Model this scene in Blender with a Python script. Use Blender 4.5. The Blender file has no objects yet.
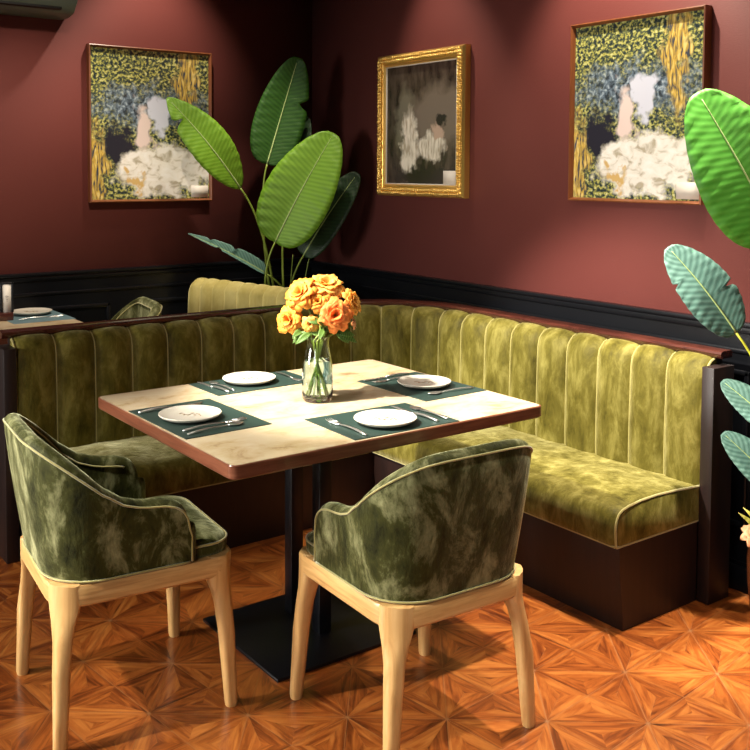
import bpy, bmesh, math, random
from mathutils import Vector, Matrix, noise
PI=math.pi
rnd=random.Random(7)
scene=bpy.context.scene
COL=scene.collection
V=Vector

# ------------------------------------------------------------------ materials
def new_mat(name):
    m=bpy.data.materials.new(name); m.use_nodes=True
    nt=m.node_tree; b=nt.nodes['Principled BSDF']
    return m,nt,b
def N(nt,t,**k):
    n=nt.nodes.new(t)
    for a,v in k.items():
        if a in n.inputs.keys(): n.inputs[a].default_value=v
        else: setattr(n,a,v)
    return n
def ramp(nt,src,stops):
    r=nt.nodes.new('ShaderNodeValToRGB'); e=r.color_ramp.elements
    while len(e)<len(stops): e.new(0.5)
    for i,(p,c) in enumerate(stops):
        e[i].position=p; e[i].color=(*c,1)
    nt.links.new(src,r.inputs[0]); return r
def bump(nt,b,src,strength=.2,dist=.01):
    n=N(nt,'ShaderNodeBump'); n.inputs['Strength'].default_value=strength; n.inputs['Distance'].default_value=dist
    nt.links.new(src,n.inputs['Height']); nt.links.new(n.outputs[0],b.inputs['Normal']); return n
def plain(name,col,rough=.5,metal=0,**k):
    m,nt,b=new_mat(name)
    b.inputs['Base Color'].default_value=(*col,1); b.inputs['Roughness'].default_value=rough; b.inputs['Metallic'].default_value=metal
    tc=N(nt,'ShaderNodeTexCoord'); no=N(nt,'ShaderNodeTexNoise'); no.inputs['Scale'].default_value=60
    nt.links.new(tc.outputs['Object'],no.inputs['Vector']); bump(nt,b,no.outputs['Fac'],.03,.002)
    for a,v in k.items(): b.inputs[a.replace('_',' ')].default_value=v
    return m
def noise_tex(nt,scale,detail=4,rough=.5,mapscale=None,coord='Object',dist=0):
    tc=N(nt,'ShaderNodeTexCoord'); no=N(nt,'ShaderNodeTexNoise')
    no.inputs['Scale'].default_value=scale; no.inputs['Detail'].default_value=detail; no.inputs['Roughness'].default_value=rough; no.inputs['Distortion'].default_value=dist
    if mapscale:
        mp=N(nt,'ShaderNodeMapping'); mp.inputs['Scale'].default_value=mapscale
        nt.links.new(tc.outputs[coord],mp.inputs[0]); nt.links.new(mp.outputs[0],no.inputs['Vector'])
    else: nt.links.new(tc.outputs[coord],no.inputs['Vector'])
    return no

def velvet(name,dark,mid,light,nap_dark,nap_light,scale=9,ms=(1,1,.55),lo=.34,hi=.66,bs=.4,srough=.35):
    m,nt,b=new_mat(name)
    n1=noise_tex(nt,scale,9,.68,ms,'Object',.35)
    r=ramp(nt,n1.outputs['Fac'],[(lo,dark),(.5,mid),(hi,light)])
    nt.links.new(r.outputs[0],b.inputs['Base Color'])
    b.inputs['Roughness'].default_value=.6; b.inputs['Specular IOR Level'].default_value=.15
    n2=noise_tex(nt,scale*1.8,6,.6,(1,1,.5),'Object',.4)
    bp_=bump(nt,b,n2.outputs['Fac'],bs,.010)
    r2=ramp(nt,n1.outputs['Fac'],[(lo,nap_dark),(hi,nap_light)])
    sh=N(nt,'ShaderNodeBsdfSheen'); sh.inputs['Roughness'].default_value=srough
    nt.links.new(r2.outputs[0],sh.inputs['Color']); nt.links.new(bp_.outputs[0],sh.inputs['Normal'])
    ad=N(nt,'ShaderNodeAddShader'); nt.links.new(b.outputs[0],ad.inputs[0]); nt.links.new(sh.outputs[0],ad.inputs[1])
    nt.links.new(ad.outputs[0],nt.nodes['Material Output'].inputs['Surface'])
    return m
def wood(name,a,b_,c,rough=.35,ms=(30,30,2.2),coat=0,coord='Object'):
    m,nt,b=new_mat(name)
    n1=noise_tex(nt,1.6,5,.55,ms,coord,.7)
    r=ramp(nt,n1.outputs['Fac'],[(.28,a),(.5,b_),(.74,c)])
    nt.links.new(r.outputs[0],b.inputs['Base Color']); b.inputs['Roughness'].default_value=rough
    b.inputs['Coat Weight'].default_value=coat; b.inputs['Coat Roughness'].default_value=.12
    bump(nt,b,n1.outputs['Fac'],.06,.003)
    return m

def wall_mat(name,c1,c2):
    m,nt,b=new_mat(name)
    n1=noise_tex(nt,1.0,5,.6,(60,60,320)); n2=noise_tex(nt,2.2,3,.5)
    mx=N(nt,'ShaderNodeMix',data_type='RGBA'); mx.inputs['A'].default_value=(*c1,1); mx.inputs['B'].default_value=(*c2,1)
    nt.links.new(n2.outputs['Fac'],mx.inputs['Factor']); nt.links.new(mx.outputs['Result'],b.inputs['Base Color'])
    b.inputs['Roughness'].default_value=.62; b.inputs['Specular IOR Level'].default_value=.3
    bump(nt,b,n1.outputs['Fac'],.14,.003)
    return m
M={}
M['wall']=wall_mat('burgundy_wall_paint',(.118,.0275,.0225),(.142,.035,.029))
M['ceiling']=plain('ceiling_white',(.62,.57,.52),.9)
M['black']=plain('black_panel_paint',(.0040,.0045,.0060),.30,Specular_IOR_Level=.35)
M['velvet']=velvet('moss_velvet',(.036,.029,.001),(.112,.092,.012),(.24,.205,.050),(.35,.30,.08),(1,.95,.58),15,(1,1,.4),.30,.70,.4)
M['velvet_chair']=velvet('crushed_velvet',(.006,.007,.001),(.040,.041,.007),(.29,.285,.135),(.20,.22,.08),(1,1,.66),13,(1,1,.55),.34,.70,.5)
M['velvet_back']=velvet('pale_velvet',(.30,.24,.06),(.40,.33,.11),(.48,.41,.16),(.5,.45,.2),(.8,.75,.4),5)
M['piping']=plain('light_piping',(.34,.29,.08),.6,Sheen_Weight=.5)
M['oak']=wood('light_oak',(.44,.22,.07),(.62,.36,.13),(.72,.46,.19),.38,(26,26,2.0),.15)
M['oak_rail']=wood('light_oak_rail',(.42,.21,.07),(.60,.34,.12),(.70,.44,.18),.38,(3.5,3.5,45),.15)
M['dark_wood']=wood('dark_stained_wood',(.006,.002,.0014),(.011,.0034,.0022),(.017,.0055,.0034),.5,(26,26,1.4),0)
M['mahogany']=wood('mahogany',(.030,.008,.005),(.055,.014,.009),(.085,.023,.014),.22,(6,6,60),.5)
M['edge_wood']=wood('table_edge_wood',(.10,.030,.014),(.155,.050,.025),(.21,.078,.040),.28,(5,5,70),.4)
M['metal_black']=plain('black_metal',(.0035,.004,.006),.38,.2)
M['steel']=plain('polished_steel',(.86,.84,.80),.30,1)
M['ceramic']=plain('cream_ceramic',(.60,.55,.46),.25)
M['plate_print']=plain('plate_print',(.30,.23,.15),.4)
M['mat']=plain('green_leather_mat',(.019,.038,.031),.5,Specular_IOR_Level=.3)
M['mat_blue']=plain('blue_grey_mat',(.10,.17,.19),.5)
M['gold']=plain('gilt',(.85,.55,.15),.32,.8)
M['brown_frame']=wood('brown_frame_wood',(.14,.042,.014),(.20,.062,.02),(.26,.085,.03),.35,(30,30,3))
M['card']=plain('white_card',(.72,.66,.58),.6)
M['ac']=plain('dark_green_plastic',(.11,.14,.12),.4)
M['ac_dark']=plain('black_plastic',(.004,.005,.005),.5)
M['pot_corner']=plain('black_pot_glaze',(.01,.01,.012),.3)
M['soil']=plain('soil',(.02,.012,.008),.95)
M['copper']=plain('brown_copper_glaze',(.13,.035,.012),.18,.55)
M['ink']=plain('grey_ink',(.12,.10,.09),.7)

# stone table top
m,nt,b=new_mat('cream_marble'); M['stone']=m
n1=noise_tex(nt,7.0,7,.66,(1,1.7,1),'Object',.5)
r=ramp(nt,n1.outputs['Fac'],[(.28,(.26,.16,.075)),(.42,(.50,.37,.21)),(.54,(.56,.445,.285)),(.8,(.60,.50,.355))])
nt.links.new(r.outputs[0],b.inputs['Base Color']); b.inputs['Roughness'].default_value=.22

# parquet
def parquet_mat():
    m,nt,b=new_mat('star_parquet')
    uv=N(nt,'ShaderNodeUVMap',uv_map='grain'); mp=N(nt,'ShaderNodeMapping'); mp.inputs['Scale'].default_value=(5,42,1)
    nt.links.new(uv.outputs[0],mp.inputs[0])
    no=N(nt,'ShaderNodeTexNoise'); no.inputs['Scale'].default_value=1; no.inputs['Detail'].default_value=5; no.inputs['Roughness'].default_value=.6; no.inputs['Distortion'].default_value=1.1
    nt.links.new(mp.outputs[0],no.inputs['Vector'])
    at=N(nt,'ShaderNodeAttribute',attribute_name='tone')
    ad=N(nt,'ShaderNodeMath',operation='MULTIPLY_ADD'); nt.links.new(at.outputs['Fac'],ad.inputs[0]); ad.inputs[1].default_value=.34
    nt.links.new(no.outputs['Fac'],ad.inputs[2])
    r=ramp(nt,ad.outputs[0],[(.34,(.04,.007,.0015)),(.52,(.155,.033,.006)),(.68,(.31,.078,.013)),(.90,(.49,.165,.032))])
    nt.links.new(r.outputs[0],b.inputs['Base Color'])
    b.inputs['Roughness'].default_value=.28; b.inputs['Coat Weight'].default_value=.25; b.inputs['Coat Roughness'].default_value=.12
    bump(nt,b,no.outputs['Fac'],.05,.002)
    return m
M['parquet']=parquet_mat()
M['joint']=plain('parquet_joint',(.34,.15,.055),.5)

# glass
def glass(name,tint=(.93,.985,.97),rough=.0,ior=1.45):
    m,nt,b=new_mat(name)
    b.inputs['Base Color'].default_value=(*tint,1); b.inputs['Transmission Weight'].default_value=1; b.inputs['Roughness'].default_value=rough; b.inputs['IOR'].default_value=ior
    return m
M['glass']=glass('clear_glass'); M['water']=glass('water',(.80,.95,.98),0,1.33)

# leaves: veined with translucency
def leaf_mat(name,dark,light,trans=.35,rough=.5):
    m,nt,b=new_mat(name)
    uv=N(nt,'ShaderNodeUVMap',uv_map='leaf')
    w=N(nt,'ShaderNodeTexWave',wave_type='BANDS',bands_direction='X'); w.inputs['Scale'].default_value=1.0; w.inputs['Distortion'].default_value=.5; w.inputs['Detail'].default_value=2
    w.inputs['Detail Scale'].default_value=1.0
    nt.links.new(uv.outputs[0],w.inputs['Vector'])
    r=ramp(nt,w.outputs['Fac'],[(.0,dark),(1.,light)])
    nt.links.new(r.outputs[0],b.inputs['Base Color']); b.inputs['Roughness'].default_value=rough
    bump(nt,b,w.outputs['Fac'],.12,.004)
    tr=N(nt,'ShaderNodeBsdfTranslucent'); nt.links.new(r.outputs[0],tr.inputs['Color'])
    mx=N(nt,'ShaderNodeMixShader'); mx.inputs[0].default_value=trans
    out=nt.nodes['Material Output']
    nt.links.new(b.outputs[0],mx.inputs[1]); nt.links.new(tr.outputs[0],mx.inputs[2]); nt.links.new(mx.outputs[0],out.inputs['Surface'])
    return m
M['leaf_bright']=leaf_mat('bright_leaf',(.16,.34,.015),(.22,.42,.03))
M['leaf_mid']=leaf_mat('mid_leaf',(.020,.085,.006),(.035,.12,.010))
M['leaf_dark']=leaf_mat('dark_leaf',(.008,.030,.007),(.014,.045,.010),.15)
M['leaf_green']=leaf_mat('vivid_leaf',(.11,.42,.04),(.15,.50,.06),.35)
M['leaf_pale']=leaf_mat('pale_leaf',(.085,.19,.15),(.16,.31,.25),.25)
M['leaf_yellow']=leaf_mat('yellow_leaf',(.40,.36,.04),(.55,.48,.09),.3)
M['leaf_small']=leaf_mat('bouquet_leaf',(.07,.15,.02),(.16,.27,.05),.25)
M['midrib']=plain('pale_midrib',(.36,.46,.17),.5)
M['stem']=plain('green_stem',(.20,.27,.03),.45)
M['stem_yellow']=plain('yellow_stem',(.45,.45,.03),.45)
def petal_mat(name,a,b_):
    m,nt,b=new_mat(name)
    uv=N(nt,'ShaderNodeUVMap',uv_map='leaf'); sp=N(nt,'ShaderNodeSeparateXYZ'); nt.links.new(uv.outputs[0],sp.inputs[0])
    r=ramp(nt,sp.outputs['X'],[(.1,a),(.95,b_)])
    nt.links.new(r.outputs[0],b.inputs['Base Color']); b.inputs['Roughness'].default_value=.6
    tr=N(nt,'ShaderNodeBsdfTranslucent'); nt.links.new(r.outputs[0],tr.inputs['Color'])
    mx=N(nt,'ShaderNodeMixShader'); mx.inputs[0].default_value=.35
    nt.links.new(b.outputs[0],mx.inputs[1]); nt.links.new(tr.outputs[0],mx.inputs[2]); nt.links.new(mx.outputs[0],nt.nodes['Material Output'].inputs['Surface'])
    return m
M['petal_orange']=petal_mat('orange_petals',(.80,.21,.01),(.90,.42,.05))
M['petal_yellow']=petal_mat('yellow_petals',(.85,.32,.02),(.93,.54,.11))
M['petal_deep']=petal_mat('deep_orange_petals',(.80,.12,.015),(.90,.30,.06))
M['petal_red']=petal_mat('coral_petals',(.65,.06,.03),(.85,.20,.10))
M['petal_peach']=petal_mat('peach_petals',(.66,.26,.09),(.80,.46,.24))

# framed pictures: generic loose brushwork
def paint_garden():
    m,nt,b=new_mat('garden_brushwork')
    uv=N(nt,'ShaderNodeUVMap',uv_map='pic')
    def nz(sc,ms=(1,1,1),d=4,dist=.0,off=(0,0,0)):
        mp=N(nt,'ShaderNodeMapping'); mp.inputs['Scale'].default_value=ms; mp.inputs['Location'].default_value=off
        nt.links.new(uv.outputs[0],mp.inputs[0]); n=N(nt,'ShaderNodeTexNoise'); n.inputs['Scale'].default_value=sc; n.inputs['Detail'].default_value=d; n.inputs['Distortion'].default_value=dist
        nt.links.new(mp.outputs[0],n.inputs['Vector']); return n
    sp=N(nt,'ShaderNodeSeparateXYZ'); nt.links.new(uv.outputs[0],sp.inputs[0])
    warp=nz(7,d=3)
    def math_(op,a,b2=None,c=None):
        n=N(nt,'ShaderNodeMath',operation=op)
        for i,s in enumerate((a,b2,c)):
            if s is None: continue
            if isinstance(s,(int,float)): n.inputs[i].default_value=s
            else: nt.links.new(s,n.inputs[i])
        return n.outputs[0]
    wv=math_('MULTIPLY_ADD',warp.outputs['Fac'],.34,-.17)
    X=math_('ADD',sp.outputs['X'],wv); warp2=nz(9,off=(3,5,0)); wv2=math_('MULTIPLY_ADD',warp2.outputs['Fac'],.34,-.17); Y=math_('ADD',sp.outputs['Y'],wv2)
    def blob(cx,cy,rx,ry,soft=.25):
        dx=math_('DIVIDE',math_('SUBTRACT',X,cx),rx); dy=math_('DIVIDE',math_('SUBTRACT',Y,cy),ry)
        d=math_('SQRT',math_('ADD',math_('MULTIPLY',dx,dx),math_('MULTIPLY',dy,dy)))
        mr=N(nt,'ShaderNodeMapRange'); mr.inputs['From Min'].default_value=1-soft; mr.inputs['From Max'].default_value=1+soft*.3; mr.inputs['To Min'].default_value=1; mr.inputs['To Max'].default_value=0
        nt.links.new(d,mr.inputs['Value']); return mr.outputs[0]
    def mix(base,col,fac):
        n=N(nt,'ShaderNodeMix',data_type='RGBA')
        nt.links.new(fac,n.inputs['Factor']); nt.links.new(base,n.inputs['A'])
        if isinstance(col,tuple): n.inputs['B'].default_value=(*col,1)
        else: nt.links.new(col,n.inputs['B'])
        return n.outputs['Result']
    fol=nz(44,(1,1.2,1),8,.3)
    c=ramp(nt,fol.outputs['Fac'],[(.38,(.02,.03,.035)),(.49,(.09,.11,.06)),(.58,(.40,.38,.08)),(.70,(.62,.62,.34))]).outputs[0]
    cool=ramp(nt,nz(30,(1,1,1),5,.5,(2,2,0)).outputs['Fac'],[(.38,(.03,.04,.05)),(.55,(.14,.19,.24)),(.68,(.42,.50,.55))]).outputs[0]
    c=mix(c,cool,blob(.50,.62,.62,.16,.6))
    bark=ramp(nt,nz(16,(3,.7,1),5,.8,(1,0,0)).outputs['Fac'],[(.38,(.05,.06,.08)),(.52,(.55,.36,.06)),(.64,(.72,.56,.20))]).outputs[0]
    c=mix(c,bark,blob(.80,.78,.085,.34,.3))
    cloth=ramp(nt,nz(12,(1,1.6,1),5,.8,(4,1,0)).outputs['Fac'],[(.34,(.45,.40,.30)),(.48,(.80,.76,.68)),(.7,(.88,.86,.82))]).outputs[0]
    c=mix(c,cloth,blob(.62,.20,.46,.19,.2))
    c=mix(c,(.74,.60,.55),blob(.42,.50,.10,.17,.3))
    c=mix(c,(.62,.64,.74),blob(.58,.57,.075,.15,.3))
    c=mix(c,(.02,.02,.03),blob(.19,.36,.15,.14,.3))
    c=mix(c,bark,blob(.02,.22,.10,.26,.3))
    c=mix(c,(.62,.42,.16),blob(.36,.13,.09,.05,.3))
    nt.links.new(c,b.inputs['Base Color']); b.inputs['Roughness'].default_value=.22
    return m
def paint_interior():
    m,nt,b=new_mat('sepia_brushwork')
    uv=N(nt,'ShaderNodeUVMap',uv_map='pic'); sp=N(nt,'ShaderNodeSeparateXYZ'); nt.links.new(uv.outputs[0],sp.inputs[0])
    def math_(op,a,b2=None,c=None):
        n=N(nt,'ShaderNodeMath',operation=op)
        for i,s in enumerate((a,b2,c)):
            if s is None: continue
            if isinstance(s,(int,float)): n.inputs[i].default_value=s
            else: nt.links.new(s,n.inputs[i])
        return n.outputs[0]
    def nz(sc,ms=(1,1,1),off=(0,0,0)):
        mp=N(nt,'ShaderNodeMapping'); mp.inputs['Scale'].default_value=ms; mp.inputs['Location'].default_value=off
        nt.links.new(uv.outputs[0],mp.inputs[0]); n=N(nt,'ShaderNodeTexNoise'); n.inputs['Scale'].default_value=sc; n.inputs['Detail'].default_value=4
        nt.links.new(mp.outputs[0],n.inputs['Vector']); return n.outputs['Fac']
    X=math_('ADD',sp.outputs['X'],math_('MULTIPLY_ADD',nz(9),.22,-.11)); Y=math_('ADD',sp.outputs['Y'],math_('MULTIPLY_ADD',nz(8,off=(4,4,0)),.22,-.11))
    def blob(cx,cy,rx,ry,soft=.3):
        dx=math_('DIVIDE',math_('SUBTRACT',X,cx),rx); dy=math_('DIVIDE',math_('SUBTRACT',Y,cy),ry)
        d=math_('SQRT',math_('ADD',math_('MULTIPLY',dx,dx),math_('MULTIPLY',dy,dy)))
        mr=N(nt,'ShaderNodeMapRange'); mr.inputs['From Min'].default_value=1-soft; mr.inputs['From Max'].default_value=1.05; mr.inputs['To Min'].default_value=1; mr.inputs['To Max'].default_value=0
        nt.links.new(d,mr.inputs['Value']); return mr.outputs[0]
    def mix(base,col,fac):
        n=N(nt,'ShaderNodeMix',data_type='RGBA'); nt.links.new(fac,n.inputs['Factor']); nt.links.new(base,n.inputs['A'])
        if isinstance(col,tuple): n.inputs['B'].default_value=(*col,1)
        else: nt.links.new(col,n.inputs['B'])
        return n.outputs['Result']
    c=ramp(nt,nz(7,(2,.7,1)),[(.35,(.020,.014,.010)),(.65,(.075,.055,.040))]).outputs[0]
    c=mix(c,(.16,.125,.095),blob(.75,.55,.45,.30,.4))
    c=mix(c,(.14,.125,.09),blob(.28,.52,.16,.34,.4))
    pale=ramp(nt,nz(14,(2.5,.6,1)),[(.35,(.38,.32,.24)),(.6,(.72,.66,.56))]).outputs[0]
    c=mix(c,pale,blob(.34,.32,.13,.33,.25))
    c=mix(c,pale,blob(.64,.30,.20,.13,.25))
    c=mix(c,(.46,.33,.25),blob(.74,.44,.09,.07,.3))
    c=mix(c,(.02,.015,.012),blob(.78,.53,.07,.06,.3))
    c=mix(c,(.02,.014,.012),blob(.60,.06,.55,.09,.3))
    nt.links.new(c,b.inputs['Base Color']); b.inputs['Roughness'].default_value=.2
    return m
M['garden']=paint_garden(); M['interior']=paint_interior()

# ------------------------------------------------------------------ mesh helpers
def link(name,bm,mats,parent=None,smooth=True,loc=None,autosmooth=None):
    me=bpy.data.meshes.new(name); bmesh.ops.recalc_face_normals(bm,faces=bm.faces[:]) if not getattr(bm,'_keep',False) else None
    bm.to_mesh(me); bm.free()
    if not isinstance(mats,(list,tuple)): mats=[mats]
    for mm in mats: me.materials.append(M[mm] if isinstance(mm,str) else mm)
    o=bpy.data.objects.new(name,me); COL.objects.link(o)
    if smooth:
        for p in me.polygons: p.use_smooth=True
        if autosmooth is not None: me.set_sharp_from_angle(angle=math.radians(autosmooth))
    if parent: o.parent=parent
    if loc: o.location=loc
    return o
def thing(name,label,cat,loc=(0,0,0),rz=0,group=None):
    o=bpy.data.objects.new(name,None); COL.objects.link(o); o.location=loc; o.rotation_euler=(0,0,rz); o.empty_display_size=.1
    return tag(o,label,cat,group)
def tag(o,label=None,cat=None,group=None,kind=None):
    if label: o['label']=label
    if cat: o['category']=cat
    if group: o['group']=group
    if kind: o['kind']=kind
    return o
def copy_thing(o,parent=None):
    c=o.copy(); COL.objects.link(c)
    if parent: c.parent=parent
    for ch in list(o.children): copy_thing(ch,c)
    return c
def box(bm,x0,x1,y0,y1,z0,z1,bev=0,seg=2,mat=0):
    b2=bmesh.new(); bmesh.ops.create_cube(b2,size=1)
    for v in b2.verts: v.co=V(((x0+x1)/2+v.co.x*(x1-x0),(y0+y1)/2+v.co.y*(y1-y0),(z0+z1)/2+v.co.z*(z1-z0)))
    if bev>0: bmesh.ops.bevel(b2,geom=b2.edges[:],offset=bev,segments=seg,profile=.5,affect='EDGES')
    merge(bm,b2,mat); return bm
def merge(bm,b2,mat=0,mx=None):
    vm={}
    for v in b2.verts: vm[v]=bm.verts.new(mx@v.co if mx else v.co)
    for f in b2.faces:
        try:
            nf=bm.faces.new([vm[v] for v in f.verts]); nf.material_index=mat; nf.smooth=True
        except ValueError: pass
    b2.free()
def loft(bm,rings,closed=True,cap=True,mat=0,loop=False):
    vs=[[bm.verts.new(p) for p in r] for r in rings]; n=len(vs[0])
    R=len(vs)
    for i in range(R if loop else R-1):
        a=vs[i]; b=vs[(i+1)%R]
        for j in range(n if closed else n-1):
            k=(j+1)%n
            f=bm.faces.new((a[j],a[k],b[k],b[j])); f.material_index=mat
    if cap and not loop and closed:
        f=bm.faces.new(vs[0][::-1]); f.material_index=mat
        f=bm.faces.new(vs[-1]); f.material_index=mat
    return vs
def tube(bm,pts,r,n=8,mat=0,closed=False):
    pts=[V(p) for p in pts]; rings=[]; L=len(pts)
    up=None
    for i,p in enumerate(pts):
        if closed: t=(pts[(i+1)%L]-pts[i-1])
        else: t=(pts[min(i+1,L-1)]-pts[max(i-1,0)])
        t.normalize()
        if up is None: up=V((0,0,1)) if abs(t.z)<.9 else V((1,0,0))
        s=t.cross(up).normalized(); up=s.cross(t).normalized()
        rr=r[i] if isinstance(r,(list,tuple)) else r
        rings.append([p+(s*math.cos(2*PI*k/n)+up*math.sin(2*PI*k/n))*rr for k in range(n)])
    loft(bm,rings,True,not closed,mat,closed)
def lathe(bm,prof,n=40,c=(0,0,0),mat=0,cap0=True,cap1=True):
    rings=[[V((c[0]+r*math.cos(2*PI*k/n),c[1]+r*math.sin(2*PI*k/n),c[2]+z)) for k in range(n)] for r,z in prof]
    vs=loft(bm,rings,True,False,mat)
    if cap0: bm.faces.new(vs[0][::-1]).material_index=mat
    if cap1: bm.faces.new(vs[-1]).material_index=mat
def bez(p0,p1,p2,n=12):
    p0,p1,p2=V(p0),V(p1),V(p2)
    return [p0*(1-t)**2+p1*2*t*(1-t)+p2*t*t for t in [i/n for i in range(n+1)]]

# ------------------------------------------------------------------ the room
XW=3.061; YW=4.765; ZC=3.0
def structure(o,label): return tag(o,label,None,None,'structure')
def slab(name,x0,x1,y0,y1,z0,z1,mat,bev=0):
    bm=bmesh.new(); box(bm,x0,x1,y0,y1,z0,z1,bev); return link(name,bm,mat,None,False)
FX0,FY0=-2.2,-1.0
def build_floor():
    bm=bmesh.new(); uv=bm.loops.layers.uv.new('grain'); tone=bm.faces.layers.float.new('tone_f')
    ang=math.radians(52); S=.268; A=V((math.cos(ang),math.sin(ang))); B=V((-A.y,A.x)); O=V((2.257,1.808))
    def inset(tri,ds):
        # offset each edge i (from vertex i to i+1) inward by ds[i]
        c=(tri[0]+tri[1]+tri[2])/3; ln=[]
        for i in range(3):
            p,q=tri[i],tri[(i+1)%3]; d=(q-p).normalized(); n=V((-d.y,d.x))
            if (c-p).dot(n)<0: n=-n
            ln.append((n,n.dot(p)+ds[i]))
        out=[]
        for i in range(3):
            n1,c1=ln[i-1]; n2,c2=ln[i]; det=n1.x*n2.y-n1.y*n2.x
            out.append(V(((c1*n2.y-c2*n1.y)/det,(n1.x*c2-n2.x*c1)/det)))
        return out
    def W(u,v): return O+A*(u*S)+B*(v*S)
    k=.207
    for i in range(-26,20):
        for j in range(-22,26):
            c=W(i+.5,j+.5)
            if not (FX0-.2<c.x<XW+.2 and FY0-.2<c.y<YW+.2): continue
            cor=[(0,0),(1,0),(1,1),(0,1)]; mid=[(.5,k),(1-k,.5),(.5,1-k),(k,.5)]
            for e in range(4):
                a,b2=cor[e],cor[(e+1)%4]; mm=mid[e]
                ed=(V(b2)-V(a)).normalized()
                pieces=[(a,b2,mm,ed,(.0011,.0004,.0004)),(a,mm,(.5,.5),V((.5,.5))-V(a),(.0004,.0,.0010)),(b2,(.5,.5),mm,V((.5,.5))-V(b2),(.0010,.0,.0004))]
                pair=rnd.uniform(-.30,.30)
                for q,(p1,p2,p3,g,ds) in enumerate(pieces):
                    tri=[W(i+p[0],j+p[1]) for p in (p1,p2,p3)]
                    tri=inset(tri,ds)
                    f=bm.faces.new([bm.verts.new((t.x,t.y,0)) for t in tri])
                    g=(A*g[0]+B*g[1]).normalized(); h=V((-g.y,g.x)); off=(rnd.random()*9,rnd.random()*9)
                    base=.54 if q==0 else .46
                    f[tone]=base+(rnd.uniform(-.26,.26) if q==0 else pair)
                    for lp in f.loops:
                        p=lp.vert.co; lp[uv].uv=(p.x*g.x+p.y*g.y+off[0],p.x*h.x+p.y*h.y+off[1])
    for co,no in (((XW,0,0),(1,0,0)),((FX0,0,0),(-1,0,0)),((0,YW,0),(0,1,0)),((0,FY0,0),(0,-1,0))):
        bmesh.ops.bisect_plane(bm,geom=bm.verts[:]+bm.edges[:]+bm.faces[:],plane_co=co,plane_no=no,clear_outer=True)
    for f in bm.faces:
        if f.normal.z<0: f.normal_flip()
    tones=[f[tone] for f in bm.faces]
    q=[bm.verts.new(p) for p in ((FX0,FY0,-.0008),(XW,FY0,-.0008),(XW,YW,-.0008),(FX0,YW,-.0008))]
    f=bm.faces.new(q); f.material_index=1
    bl=[bm.verts.new(p) for p in ((FX0,FY0,-.05),(XW,FY0,-.05),(XW,YW,-.05),(FX0,YW,-.05))]
    for a in range(4): bm.faces.new((q[a],bl[a],bl[(a+1)%4],q[(a+1)%4])).material_index=1
    bm.faces.new(bl[::-1]).material_index=1
    me=bpy.data.meshes.new('floor'); bm.to_mesh(me); bm.free()
    me.materials.append(M['parquet']); me.materials.append(M['joint'])
    at=me.attributes.new('tone','FLOAT','FACE')
    for i,t in enumerate(tones): at.data[i].value=t
    o=bpy.data.objects.new('floor',me); COL.objects.link(o); return o
structure(build_floor(),'glossy orange-brown parquet floor laid in a star pattern')
structure(slab('wall_left',FX0,XW,YW,YW+.12,0,ZC,'wall'),'burgundy wall with a garden picture and air conditioner')
structure(slab('wall_right',XW,XW+.12,FY0,YW+.12,0,ZC,'wall'),'burgundy wall with the gilt framed picture')
structure(slab('ceiling',FX0,XW+.12,FY0,YW+.12,ZC,ZC+.1,'ceiling'),'pale ceiling')

# black wainscot: recessed panels with mouldings
def wainscot(name,axis,length,ztop,label,panels):
    # built along local +x from 0..length, front face at local y=-.018, wall at y=0
    bm=bmesh.new()
    box(bm,0,length,-.016,-.0005,.0,ztop-.012)
    box(bm,0,length,-.034,-.0005,ztop-.016,ztop,.004)
    box(bm,0,length,-.026,-.0005,ztop-.040,ztop-.016,.004)
    box(bm,0,length,-.024,-.0005,ztop-.112,ztop-.096,.005)
    box(bm,0,length,-.020,-.0005,.0,.10)
    for (a,b2) in panels:
        z0,z1=.22,ztop-.17
        for (x0,x1,q0,q1) in ((a,b2,z1-.022,z1),(a,b2,z0,z0+.022),(a,a+.022,z0,z1),(b2-.022,b2,z0,z1)):
            box(bm,x0,x1,-.028,-.0005,q0,q1,.007)
    o=link(name,bm,'black',None,True,None,35)
    return structure(o,label)
o=wainscot('trim_1',0,XW-FX0-.02,.968,'black panelled wainscot below the left burgundy wall',[(2.30+.62*k,2.30+.62*k+.50) for k in range(-3,5)])
o.location=(FX0,YW,0)
o=wainscot('trim_2',0,YW-FY0-.02,.948,'black panelled wainscot below the right burgundy wall',[(.30+.66*k,.30+.66*k+.54) for k in range(0,8)])
o.rotation_euler=(0,0,-PI/2); o.location=(XW,YW-.02,0)
def skirting(name,x0,x1,y0,y1,label):
    bm=bmesh.new(); box(bm,x0,x1,y0,y1,0,.085,.004); return structure(link(name,bm,'black',None,True,None,35),label)
skirting('baseboard_right',XW-.038,XW-.001,FY0,YW-.045,'black baseboard of the right wall')
skirting('baseboard_left',FX0,XW-.001,YW-.042,YW-.001,'black baseboard of the left wall')

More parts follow.
